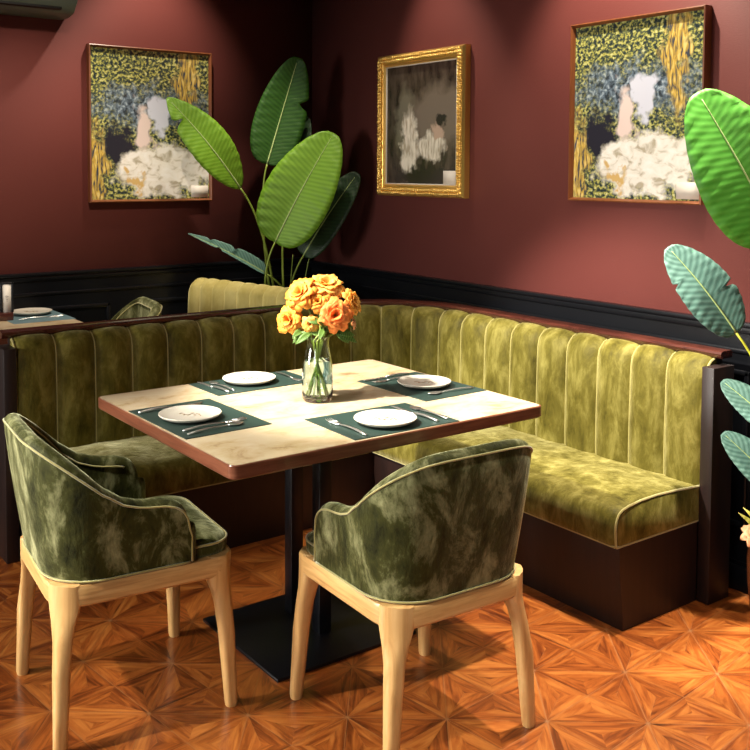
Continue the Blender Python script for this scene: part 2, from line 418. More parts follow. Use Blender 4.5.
# ------------------------------------------------------------------ pictures
def picture(label,cat,w,h,depth,fw,art,fmat,ornate=False):
    t=thing('framed_picture',label,cat)
    # local: x across, z up, y=-depth is the front, y=0 the wall; centred
    bm=bmesh.new()
    prof=[(0,0),(0,-depth),(fw*.35,-depth*1.06),(fw*.8,-depth*.82),(fw,-depth*.62),(fw,0)]
    if ornate: prof=[(0,0),(0,-depth*.7),(fw*.12,-depth),(fw*.3,-depth*1.05),(fw*.72,-depth*.80),(fw*.86,-depth*.86),(fw,-depth*.6),(fw,0)]
    rings=[]
    nseg=1
    corners=[(-w/2,-h/2,1,1),(w/2,-h/2,-1,1),(w/2,h/2,-1,-1),(-w/2,h/2,1,-1)]
    for cx,cz,sx,sz in corners:
        rings.append([V((cx+sx*a,d,cz+sz*a)) for a,d in prof])
    loft(bm,rings,True,False,0,True)
    fr=link('frame',bm,fmat,t,True,None,25)
    if ornate:
        # carved leaf bosses running round the moulding
        bo=bmesh.new(); r2=random.Random(3)
        def boss(x,z,s,ang):
            b2=bmesh.new(); bmesh.ops.create_icosphere(b2,subdivisions=1,radius=1)
            mx=Matrix.Translation((x,-depth*1.0,z))@Matrix.Rotation(ang,4,'Y')@Matrix.Diagonal((s*1.5,s*1.1,s*.85,1))
            merge(bo,b2,0,mx)
        nx=int(w/.017); nz=int(h/.017)
        for row,off in ((.28,0),(.55,.5)):
            for i in range(nx+1):
                x=-w/2+fw*.4+(w-fw*.8)*(i+off*.5)/(nx+.5)
                for s in (-1,1): boss(x,s*(h/2-fw*row),.0075+.003*r2.random(),r2.uniform(-1,1))
            for i in range(nz+1):
                z=-h/2+fw*.4+(h-fw*.8)*(i+off*.5)/(nz+.5)
                for s in (-1,1): boss(s*(w/2-fw*row),z,.0075+.003*r2.random(),PI/2+r2.uniform(-1,1))
        link('carved_ornament',bo,fmat,fr)
        bi=bmesh.new(); g=.004; a=fw
        for (x0,x1,z0,z1) in ((-w/2+a-g,w/2-a+g,h/2-a-g,h/2-a+.001),(-w/2+a-g,w/2-a+g,-h/2+a-.001,-h/2+a+g),(-w/2+a-.001,-w/2+a+g,-h/2+a,h/2-a),(w/2-a-g,w/2-a+.001,-h/2+a,h/2-a)):
            box(bi,x0,x1,-depth*.68,-depth*.4,z0,z1)
        o=link('inner_slip',bi,'card',fr)
    bm=bmesh.new(); uv=bm.loops.layers.uv.new('pic'); a=fw-.002; yy=-depth*.55
    cs=[(-w/2+a,-h/2+a),(w/2-a,-h/2+a),(w/2-a,h/2-a),(-w/2+a,h/2-a)]
    fv=[bm.verts.new((x,yy,z)) for x,z in cs]; bv=[bm.verts.new((x,-.002,z)) for x,z in cs]
    f=bm.faces.new(fv)
    for lp,u in zip(f.loops,((0,0),(1,0),(1,1),(0,1))): lp[uv].uv=u
    for i in range(4): bm.faces.new((fv[i],bv[i],bv[(i+1)%4],fv[(i+1)%4]))
    bm.faces.new(bv[::-1])
    link('painted_canvas',bm,art,t,False)
    bm=bmesh.new(); cw,ch=(.098,.062) if not ornate else (.090,.062)
    box(bm,w/2-a-.008-cw,w/2-a-.008,yy-.003,yy-.0005,-h/2+a+.008,-h/2+a+.008+ch)
    link('caption_card',bm,'card',t,False)
    return t
# right wall: rotate local -y to face -X
p=picture('garden picture in thin brown frame on the wall above the velvet bench end','picture',.634,.712,.040,.013,'garden','brown_frame')
p.rotation_euler=(0,0,-PI/2); p.location=(XW-.001,2.443,1.707)
p=picture('small sepia interior picture in a carved gold frame, between corner plant and garden picture','picture',.668,.712,.045,.060,'interior','gold',True)
p.rotation_euler=(0,0,-PI/2); p.location=(XW-.001,3.742,1.697)
p=picture('garden picture in a thin brown frame on the left wall, beside the corner plant','picture',.668,.782,.035,.013,'garden','brown_frame')
p.location=(2.072,YW-.001,1.694)

# ------------------------------------------------------------------ air conditioner
t=thing('air_conditioner','dark green wall mounted air conditioner cut off at the top left','air conditioner',(1.235,YW-.001,2.19))
bm=bmesh.new()
prof=[(0,0),(-.07,.0),(-.14,.015),(-.185,.06),(-.20,.14),(-.20,.24),(-.18,.28),(0,.29)]
rings=[]
for x,s in ((-.42,.90),(-.405,1),(.375,1),(.395,.97),(.405,.86)):
    rings.append([V((x,y*s,.14+(z-.14)*s)) for y,z in prof])
loft(bm,rings); link('casing',bm,'ac',t,True,None,40)
bm=bmesh.new(); box(bm,-.37,.33,-.168,-.085,-.004,.030,.004); o=link('louvre',bm,'ac_dark',t,True,None,40); o.rotation_euler=(math.radians(-12),0,0); o.location=(0,0,-.005)

# ------------------------------------------------------------------ L-shaped velvet bench
YB=3.785; XB=2.955; CC=V((2.45,3.28)); RO=.505
FACE=.105
X0=1.062; Y0=1.978
def P_at(st,off):
    k,v=st
    if k=='L': return V((v,YB-off))
    if k=='R': return V((XB-off,v))
    return V((CC.x+(RO-off)*math.sin(v),CC.y+(RO-off)*math.cos(v)))
L1=CC.x-X0; RF=RO-FACE; L2=RF*PI/2; L3=CC.y-Y0
def station(s,L1=L1,L3=L3):
    if s<=L1: return ('L',X0+s)
    if s<=L1+L2: return ('A',(s-L1)/RF)
    return ('R',CC.y-(s-L1-L2))
TOT=L1+L2+L3
seams=[.152*k for k in range(10)]
rs=[TOT-.156*k for k in range(9)][::-1]
a0,a1=seams[-1],rs[0]; seams+= [a0+(a1-a0)*k/5 for k in range(1,5)]+rs
bench=thing('velvet_corner_bench','large olive green velvet L-shaped bench with channel-tufted back around the marble-top table','bench',(2.4,3.2,0))
def prt(name,bm,mat,parent=bench,auto=40,origin=(2.4,3.2,0)):
    for v in bm.verts: v.co-=V(origin)
    return link(name,bm,mat,parent,True,None,auto)
# profile of the back cushion face: (height, offset towards the sitter)
bprof=[(.385,FACE+.004),(.45,FACE+.006),(.55,FACE+.006),(.65,FACE+.004),(.72,FACE+.003),(.765,FACE+.001),(.795,FACE-.006),(.815,FACE-.016),(.830,FACE-.032),(.837,FACE-.050),(.838,FACE-.066)]
bm=bmesh.new(); rings=[]
per=9
ss=[]
for i in range(len(seams)-1):
    for k in range(per):
        u=k/per; ss.append((seams[i]+(seams[i+1]-seams[i])*u,u))
ss.append((seams[-1],1))
for s,u in ss:
    st=station(s); bulge=.023*(math.sin(PI*max(0,min(1,u))))**.45 if 0<u<1 else 0
    r=[]
    for z,off in bprof:
        fz=1 if z<.80 else max(.25,1-(z-.80)/.038*.75)
        o2=off-.010+bulge*fz
        p=P_at(st,o2); zz=z+ (bulge*.55-.007 if z>.80 else 0)
        r.append(V((p.x,p.y,zz)))
    p=P_at(st,.03); r.append(V((p.x,p.y,.825))); r.append(V((p.x,p.y,.385)))
    rings.append(r)
loft(bm,rings); prt('channel_tufted_back',bm,'velvet',auto=60)
bm=bmesh.new()
for i,s in enumerate(seams):
    st=station(s); pts=[]
    end=i in (0,len(seams)-1)
    for z,off in bprof[:-1]:
        p=P_at(st,off-.0085+(.002 if end else 0)); pts.append((p.x,p.y,z-(.007 if z>.8 else 0)))
    tube(bm,pts,.0027 if not end else .0042,6)
tp=[]
prt('back_piping',bm,'piping')
# top rail
def sweep(bm,sts,prof):
    rings=[]
    for st in sts:
        r=[]
        for off,z in prof:
            p=P_at(st,off); r.append(V((p.x,p.y,z)))
        rings.append(r)
    loft(bm,rings)
sts=[('L',X0-.035),('L',1.5),('L',2.0),('L',2.45)]+[('A',PI/2*k/20) for k in range(1,20)]+[('R',3.28),('R',2.6),('R',Y0-.03)]
bm=bmesh.new(); sweep(bm,sts,[(-.010,.834),(-.012,.852),(-.006,.860),(.040,.860),(.050,.857),(.054,.850),(.052,.840),(.046,.834)])
prt('top_rail',bm,'mahogany')
# partition core behind the back cushion
bm=bmesh.new(); sweep(bm,[('L',X0)]+sts[1:-1]+[('R',Y0)],[(.0,.0),(.0,.833),(.034,.833),(.034,.0)])
prt('back_partition',bm,'dark_wood')
# end panels
bm=bmesh.new(); box(bm,XB-.117,XB,Y0-.048,Y0-.0005,0,.812,.003); prt('end_panel',bm,'dark_wood')
bm=bmesh.new(); box(bm,X0-.048,X0-.0005,YB-.117,YB,0,.805,.003); prt('end_panel',bm,'dark_wood')
# seats
def seat(length,depth,end_pipe,place):
    """cushion running along local x, sitter's edge at local y=0, back at y=depth"""
    z0,z1=.277,.402; prof=[(depth,z0),(.010,z0),(.002,z0+.004),(-.001,z0+.03),(-.003,z0+.055),(-.001,z1-.048),(.004,z1-.030),(.014,z1-.015),(.030,z1-.006),(.06,z1+.001),(.12,z1+.008),(.20,z1+.010),(.30,z1+.006),(depth,z1-.004)]
    bm=bmesh.new(); rings=[]; cy,cz=depth/2,(z0+z1)/2; n=60
    for k in range(n+1):
        x=length*k/n; e=min(x,length-x); sc_=1-.10*max(0,1-e/.012)**2
        dz=.004*math.sin(x*9)+.003*math.sin(x*23+1)
        r=[]
        for y,z in prof:
            zz=cz+(z-cz)*sc_+(dz*min(1,e/.1) if z>cz+.04 and .05<y<depth-.05 else 0)
            yy=cy+(y-cy)*(1-(1-sc_)*.25)
            yy+= .0018*math.sin(x*70+math.sin(x*31)*2)*(1 if y<.02 and z0+.02<z<z1-.02 else 0)
            r.append(V(place(x,yy,zz)))
        rings.append(r)
    loft(bm,rings); o=prt('seat_cushion',bm,'velvet',auto=75)
    bm=bmesh.new()
    tube(bm,[V(place(.01+(length-.02)*k/40,.006,z0+.001)) for k in range(41)],.0034,6)
    for x in end_pipe:
        xx=.003 if x==0 else length-.003
        tube(bm,[V(place(xx,y,z)) for y,z in prof[2:-1]]+[V(place(xx,depth-.01,z1-.004))],.0040,6)
        tube(bm,[V(place(xx,.004,z0+.002)),V(place(xx,depth-.01,z0+.002))],.0036,6)
    prt('seat_piping',bm,'piping',o); return o
seat(1.712,.446,(0,),lambda x,y,z:(2.414+y,1.978+x,z))
seat(1.343,.403,(0,),lambda x,y,z:(1.066+x,3.285+y,z))
# plinths with a raked foot
def prism(bm,bot,top,z0,z1):
    loft(bm,[[V((x,y,z0)) for x,y in bot],[V((x,y,z1)) for x,y in top]])
bm=bmesh.new()
rings=[]
for z,f in ((0,2.453),(.05,2.452),(.20,2.434),(.276,2.430)):
    rings.append([V((f,1.979,z)),V((2.836,1.979,z)),V((2.836,3.30,z)),V((f,3.30,z))])
loft(bm,rings)
prt('plinth',bm,'dark_wood')
bm=bmesh.new(); rings=[]
for z,f in ((0,3.322),(.05,3.321),(.20,3.304),(.276,3.300)):
    rings.append([V((1.068,f,z)),V((2.45,f,z)),V((2.45,3.668,z)),V((1.068,3.668,z))])
loft(bm,rings); prt('plinth',bm,'dark_wood')

# ------------------------------------------------------------------ dining table
TX0,TX1,TY0,TY1=1.107,2.188,2.080,2.985
def table(label,x0,x1,y0,y1,zt,posts,plate):
    cx,cy=(x0+x1)/2,(y0+y1)/2
    t=thing('dining_table',label,'table',(cx,cy,0))
    w,d=(x1-x0)/2,(y1-y0)/2
    def rr(a,b2,r,z):
        pts=[]
        for (sx,sy,a0) in ((1,1,0),(-1,1,PI/2),(-1,-1,PI),(1,-1,3*PI/2)):
            for k in range(7):
                an=a0+PI/2*k/6; pts.append(V((sx*(a-r)+r*math.cos(an),sy*(b2-r)+r*math.sin(an),z)))
        return pts
    bm=bmesh.new()
    loft(bm,[rr(w-.003,d-.003,.022,zt-.036),rr(w,d,.025,zt-.032),rr(w,d,.025,zt-.003),rr(w-.002,d-.002,.023,zt-.0006)])
    tp=link('tabletop',bm,'edge_wood',t,True,None,35)
    bm=bmesh.new(); loft(bm,[rr(w-.006,d-.006,.02,zt-.002),rr(w-.006,d-.006,.02,zt)]); link('stone_inlay',bm,'stone',tp,True,None,35)
    for (px,py,s,s2) in posts:
        bm=bmesh.new(); box(bm,px-s-cx,px+s-cx,py-s2-cy,py+s2-cy,.010,zt-.044,.003); link('post',bm,'metal_black',t,True,None,35)
    px0,px1,py0,py1=plate
    bm=bmesh.new(); box(bm,px0-cx,px1-cx,py0-cy,py1-cy,0,.011,.002); link('base_plate',bm,'metal_black',t,True,None,35)
    bm=bmesh.new(); box(bm,px0+.07-cx,px1-.07-cx,py0+.05-cy,py1-.05-cy,zt-.046,zt-.0355,.002); link('mounting_plate',bm,'metal_black',t,True,None,35)
    return t
table('square dining table with cream marble top and wood edge in front of the velvet bench',TX0,TX1,TY0,TY1,.75,[(1.666,2.533,.0225,.0225),(1.666,2.70,.0225,.0225)],(1.396,1.906,2.352,2.826))

# table ware --------------------------------------------------------
def rounded_mat(w,d,label,mat='mat',rz=0):
    bm=bmesh.new(); box(bm,-w/2,w/2,-d/2,d/2,0,.002,.0006,1)
    o=link('placemat',bm,mat,None,True,None,30)
    return tag(o,label,'placemat','green placemats on the dining table')
ZT=.7502
mats=[((1.252,2.556),(.268,.378),1,'dark green placemat on the table edge nearest the left armchair'),
      ((1.612,2.872),(.378,.208),1,'dark green placemat at the far side of the table, behind the flower vase'),
      ((2.045,2.510),(.262,.362),1,'dark green placemat at the table edge by the right-hand bench'),
      ((1.668,2.222),(.362,.262),-1.5,'dark green placemat at the near table edge, over the right armchair')]
for (c,s,rz,lab) in mats:
    o=rounded_mat(s[0],s[1],lab); o.location=(c[0],c[1],ZT); o.rotation_euler=(0,0,math.radians(rz))
def make_plate():
    t=bpy.data.objects.new('dinner_plate',None); COL.objects.link(t)
    bm=bmesh.new()
    lathe(bm,[(.050,0),(.056,.001),(.078,.006),(.0885,.0125),(.0905,.0155),(.0895,.0175),(.085,.0172),(.074,.0130),(.055,.0115),(.02,.0112),(.001,.0112)],48)
    link('dish',bm,'ceramic',t,True,None,50)
    bm=bmesh.new(); r2=random.Random(5)
    for i in range(15):
        x=-.030+.0042*i+r2.uniform(-.002,.002); y=r2.uniform(-.014,.012); l=r2.uniform(.004,.010)
        a=r2.uniform(-.8,.8); dx,dy=l*math.cos(a)/2,l*math.sin(a)/2
        tube(bm,[(x-dx,y-dy,.0116),(x,y+.001,.0122),(x+dx,y+dy,.0118)],.0013,4)
    link('script_print',bm,'plate_print',t)
    return t
plate0=make_plate()
pl=[((1.226,2.556),'round cream plate on the placemat nearest the left armchair'),((1.603,2.885),'round cream plate on the placemat behind the flower vase'),
    ((2.052,2.500),'round cream plate on the placemat by the right-hand bench'),((1.656,2.190),'round cream plate on the near placemat over the right armchair')]
for i,(c,lab) in enumerate(pl):
    o=plate0 if i==0 else copy_thing(plate0)
    o.location=(c[0],c[1],ZT+.0022); o.rotation_euler=(0,0,[-.6,-.6,-.6,-.6][i]); tag(o,lab,'plate','cream plates on the dining table')
def handle(bm,x0,x1,w0,w1,t=.0032,z=.003):
    rings=[]
    for k in range(9):
        u=k/8; x=x0+(x1-x0)*u; w=w0+(w1-w0)*u
        if k==0: w*=.5
        zz=z+.004*math.sin(u*PI)
        rings.append([V((x,-w/2,zz-t/2)),V((x,w/2,zz-t/2)),V((x,w/2*.8,zz+t/2)),V((x,-w/2*.8,zz+t/2))])
    loft(bm,rings)
def make_fork():
    t=bpy.data.objects.new('fork',None); COL.objects.link(t)
    bm=bmesh.new(); handle(bm,-.100,.035,.010,.0048)
    link('handle',bm,'steel',t)
    bm=bmesh.new(); rings=[]
    for x,w in ((.034,.005),(.042,.015),(.052,.021),(.060,.0225),(.066,.0225)):
        z=.003+.006*math.sin((x-.034)/.066*PI)*-.2+ (x-.034)*.02
        rings.append([V((x,-w/2,z-.001)),V((x,w/2,z-.001)),V((x,w/2,z+.0012)),V((x,-w/2,z+.0012))])
    loft(bm,rings)
    for k in range(4):
        y=-.0096+.0064*k; tube(bm,[(.064,y,.0035),(.080,y,.0030),(.094,y,.0045),(.101,y*.95,.0062)],[.0017,.0016,.0014,.0007],6)
    link('tines',bm,'steel',t)
    return t
def make_knife():
    t=bpy.data.objects.new('table_knife',None); COL.objects.link(t)
    bm=bmesh.new(); handle(bm,-.105,.005,.011,.0085,.005); link('handle',bm,'steel',t)
    bm=bmesh.new(); rings=[]
    for x,a,b2 in ((.004,-.004,.004),(.02,-.006,.006),(.07,-.0085,.006),(.095,-.008,.006),(.108,-.002,.0055),(.112,.003,.005)):
        rings.append([V((x,a,.0015)),V((x,b2,.0015)),V((x,b2,.0036)),V((x,a,.0022))])
    loft(bm,rings); link('blade',bm,'steel',t)
    return t
def make_spoon():
    t=bpy.data.objects.new('spoon',None); COL.objects.link(t)
    bm=bmesh.new(); handle(bm,-.095,.040,.0095,.0045); link('handle',bm,'steel',t)
    bm=bmesh.new(); rings=[]
    for k in range(9):
        u=k/8; x=.038+.052*u; w=.0165*math.sin(PI*(.06+.90*u))**.7; dz=-.0045*math.sin(PI*u)
        rings.append([V((x,-w,.0050)),V((x,-w*.55,.0050+dz)),V((x,w*.55,.0050+dz)),V((x,w,.0050)),V((x,w*.5,.0062+dz)),V((x,-w*.5,.0062+dz))])
    loft(bm,rings); link('bowl',bm,'steel',t)
    return t
protos={'fork':make_fork(),'knife':make_knife(),'spoon':make_spoon()}; used=set()
def lay(kind,a,b2,lab,L=.205,dz=0):
    o=protos[kind] if kind not in used else copy_thing(protos[kind]); used.add(kind)
    a,b2=V(a),V(b2); d=b2-a; c=(a+b2)/2; o.location=(c.x,c.y,ZT+.0024+dz); o.rotation_euler=(0,0,math.atan2(d.y,d.x)); 
    s=d.length/L; o.scale=(max(.85,min(1.12,s)),)*3
    cat={'fork':'fork','knife':'knife','spoon':'spoon'}[kind]
    return tag(o,lab,cat,'steel cutlery laid on the dining table')
lay('fork',(1.142,2.432),(1.350,2.452),'steel fork with clear tines, right of the plate nearest the left armchair')
lay('spoon',(1.132,2.392),(1.335,2.420),'steel spoon on the near edge of the placemat by the left armchair')
lay('knife',(1.128,2.690),(1.330,2.702),'steel knife behind the plate nearest the left armchair')
lay('knife',(1.470,2.782),(1.458,2.966),'steel knife left of the plate behind the flower vase',dz=0)
lay('spoon',(1.494,2.782),(1.490,2.960),'steel spoon close against the plate behind the flower vase')
lay('fork',(1.752,2.962),(1.748,2.786),'steel fork between the flower vase and the plate behind it')
lay('knife',(2.120,2.674),(1.930,2.668),'steel knife at the far edge of the placemat by the right-hand bench')
lay('fork',(2.120,2.630),(1.930,2.624),'steel fork left of the plate by the right-hand bench')
lay('spoon',(2.165,2.372),(1.962,2.386),'steel spoon right of the plate by the right-hand bench')
lay('fork',(1.530,2.105),(1.536,2.305),'steel fork left of the near plate over the right armchair')
lay('knife',(1.782,2.110),(1.786,2.320),'steel knife right of the near plate over the right armchair')
lay('spoon',(1.822,2.104),(1.826,2.300),'steel spoon at the right edge of the near placemat')

# ------------------------------------------------------------------ vase and flowers
VC=V((1.650,2.535,ZT))
t=thing('glass_vase','clear glass bottle vase holding orange flowers on the marble-top table','vase',tuple(VC))
outer=[(.036,0),(.044,.002),(.0475,.012),(.0485,.04),(.0485,.085),(.046,.12),(.041,.148),(.0365,.17),(.036,.19),(.038,.203)]
inner=[(.036,.203),(.034,.19),(.0342,.171),(.0385,.147),(.0435,.12),(.046,.085),(.046,.04),(.045,.016),(.038,.011),(.001,.011)]
bm=bmesh.new(); lathe(bm,outer+inner,48,cap0=True,cap1=True); link('vase_body',bm,'glass',t,True,None,60)
bm=bmesh.new(); lathe(bm,[(.037,.0115),(.0445,.0165),(.0456,.04),(.0456,.085),(.0431,.118),(.0410,.128),(.001,.128)],48); link('water',bm,'water',t,True,None,60)

def petal(bm,uvl,base,axis,out,length,width,cup,curl,rs,mat=0):
    """cupped petal: starts at base, rises along axis leaning to out"""
    side=axis.cross(out).normalized(); n,m=7,6; grid=[]
    for i in range(n+1):
        u=i/n; w=width*(math.sin(PI*(.10+.78*u))**.8)*(1 if u<.9 else .93)
        ang=cup+curl*u
        d=(axis*math.cos(ang*u)+out*math.sin(ang*u))
        row=[]
        for j in range(m+1):
            v=-1+2*j/m
            p=base+d*(length*u)+side*(w*v)-out*(-.22*w*(v*v))*-1
            p+=axis*(math.sin(v*4+rs)*.03*length*u*u)+out*(math.cos(v*3+rs*2)*.025*length*u)
            row.append((bm.verts.new(p),(u,v)))
        grid.append(row)
    for i in range(n):
        for j in range(m):
            q=[grid[i][j],grid[i][j+1],grid[i+1][j+1],grid[i+1][j]]
            f=bm.faces.new([a[0] for a in q]); f.material_index=mat; f.smooth=True
            for lp,a in zip(f.loops,q): lp[uvl].uv=a[1]
def add_solid(o,th):
    md=o.modifiers.new('thickness','SOLIDIFY'); md.thickness=th; md.offset=0
def bloom(name,center,axis,R,mat,label,group,stem_to=None,dense=1.0,seed=0,cat='flower'):
    axis=V(axis).normalized(); c=V(center); r2=random.Random(seed)
    t=thing(name,label,cat,tuple(c),0,group)
    bm=bmesh.new(); uvl=bm.loops.layers.uv.new('leaf')
    a=axis.orthogonal().normalized(); b2=axis.cross(a)
    base=-axis*R*.55
    layers=[(5,.95,.62,.15,.25,.10),(6,1.02,.66,.35,.40,.16),(7,1.10,.66,.62,.45,.22),(7,1.12,.66,.95,.40,.26)]
    for li,(cnt,ln,wd,cup,curl,off) in enumerate(layers):
        for k in range(cnt):
            th=2*PI*(k+.5*(li%2))/cnt+r2.uniform(-.2,.2)
            out=(a*math.cos(th)+b2*math.sin(th))
            petal(bm,uvl,base+out*R*off*.6,axis,out,R*ln*r2.uniform(.92,1.06),R*wd*.78,cup+r2.uniform(-.1,.1),curl,r2.random()*6)
    o=link('petals',bm,mat,t); add_solid(o,.0008)
    if stem_to is not None:
        e=V(stem_to)-c; s0=base*.9
        pts=bez(s0,(s0.x*1.2+e.x*.25,s0.y*1.2+e.y*.25,s0.z+e.z*.35),e,12)
        bm=bmesh.new(); tube(bm,pts,.0026,7); link('stem',bm,'stem',t)
    return t
def small_leaf(bm,uvl,base,tip,width,normal,bend=.1):
    base,tip,normal=V(base),V(tip),V(normal).normalized(); d=tip-base; L=d.length; s=d.cross(normal).normalized(); nn=s.cross(d).normalized()
    n,m=8,4; g=[]
    for i in range(n+1):
        u=i/n; w=width*math.sin(PI*min(1,u*.97+.02))**.8*(1-.25*u)
        row=[]
        for j in range(m+1):
            v=-1+2*j/m
            row.append((bm.verts.new(base+d*u+s*(w*v)+nn*(bend*L*math.sin(PI*u)+abs(v)*w*.25)),(u*3,v)))
        g.append(row)
    for i in range(n):
        for j in range(m):
            q=[g[i][j],g[i][j+1],g[i+1][j+1],g[i+1][j]]
            f=bm.faces.new([a[0] for a in q])
            for lp,a in zip(f.loops,q): lp[uvl].uv=a[1]
CAMP=V((0,0,1.47))
neck=V((VC.x,VC.y,ZT+.19))
FG='orange flowers in the glass vase'
blooms=[((1.636,2.615,1.085),.054,'petal_orange','large orange flower at the upper left of the bouquet',(-.5,-.15,.35)),
        ((1.724,2.590,1.108),.060,'petal_yellow','large pale orange flower topping the bouquet',(-.1,-.35,.75)),
        ((1.603,2.628,.998),.043,'petal_orange','orange flower lowest on the left of the bouquet',(-.65,-.35,.15)),
        ((1.646,2.566,.990),.026,'petal_yellow','small yellow-orange bud just above the vase neck',(-.5,-.6,.1)),
        ((1.706,2.512,1.020),.049,'petal_deep','deep orange flower facing front in the middle of the bouquet',(-.45,-.85,.2)),
        ((1.790,2.536,1.052),.045,'petal_yellow','yellow-orange flower at the right edge of the bouquet',(.35,-.6,.25)),
        ((1.672,2.560,1.060),.032,'petal_orange','small orange flower between the two large upper blooms',(-.5,-.6,.4)),
        ((1.772,2.585,1.078),.034,'petal_red','coral red flower half hidden behind the right bloom',(.2,-.2,.9)),
        ((1.782,2.520,.984),.018,'petal_peach','tiny pale bud at the lower right of the bouquet',(.6,-.4,.1))]
import cmath
for i,(c,R,mt,lab,ax) in enumerate(blooms):
    c=(c[0]-.010,c[1]-.010,c[2])
    th=2*PI*i/9+.6
    foot=V((VC.x-.026*math.cos(th)*1.0,VC.y-.026*math.sin(th),ZT+.018))
    c=V(c); t=bloom('peony_flower',c,ax,R*.93,mt,lab,FG,None,seed=i+1)
    # stem: from the bloom through the neck to the bottom of the vase
    nk=V((VC.x+.018*math.cos(th),VC.y+.018*math.sin(th),ZT+.19))
    axn=V(ax).normalized(); s0=c-axn*R*.5
    pts=bez(s0,(s0+nk)/2+V((0,0,.0)),nk,6)[:-1]+[nk+(foot-nk)*k/6 for k in range(7)]
    bm=bmesh.new(); tube(bm,[p-c for p in pts],.0024,7); link('stem',bm,'stem',t)
    bm=bmesh.new(); uvl=bm.loops.layers.uv.new('leaf'); r2=random.Random(40+i)
    mid=(s0*.45+nk*.55)-c
    for k in range(3):
        dirv=V((r2.uniform(-1,1),r2.uniform(-1,.6),r2.uniform(-.7,.3))).normalized()
        if i in (2,): dirv=V((-.7,-.2,-.8+.3*k)).normalized()
        if i in (8,5): dirv=V((.8,-.5,-.75+.3*k)).normalized()
        small_leaf(bm,uvl,mid,mid+dirv*r2.uniform(.045,.075),r2.uniform(.009,.015),(-.4,-.7,.6))
    o=link('leaf_cluster',bm,'leaf_small',t); add_solid(o,.0006)

# ------------------------------------------------------------------ armchairs
def shell_plan(t,inset=0.0):
    """U-shaped plan, t 0..1 from left arm front round the back to right arm front; returns x,y"""
    a=.222-inset; yb=-.236+inset; yf=.112; rc=max(.130-inset,.03)
    l1=yf-(yb+rc); l2=rc*PI/2; l3=2*(a-rc); tot=2*l1+2*l2+l3; s=t*tot
    if s<l1: return V((-a,yf-s)),V((-1,0))
    s-=l1
    if s<l2:
        an=s/rc; return V((-a+rc-rc*math.cos(an),yb+rc-rc*math.sin(an))),V((-math.cos(an),-math.sin(an)))
    s-=l2
    if s<l3: return V((-a+rc+s,yb)),V((0,-1))
    s-=l3
    if s<l2:
        an=s/rc; return V((a-rc+rc*math.sin(an),yb+rc-rc*math.cos(an))),V((math.sin(an),-math.cos(an)))
    s-=l2
    return V((a,yb+rc+s)),V((1,0))
def top_z(p):
    y=p.y
    pts=[(.112,.530),(.109,.552),(.102,.572),(.090,.587),(.072,.599),(.045,.607),(.0,.612),(-.03,.618),(-.07,.632),(-.12,.668),(-.165,.718),(-.20,.758),(-.225,.787),(-.242,.803),(-.3,.805)]
    for (y1,z1),(y2,z2) in zip(pts,pts[1:]):
        if y>=pts[0][0]: return pts[0][1]
        if y2<=y<=y1:
            u=(y1-y)/(y1-y2); return z1+(z2-z1)*u
    return pts[-1][1]
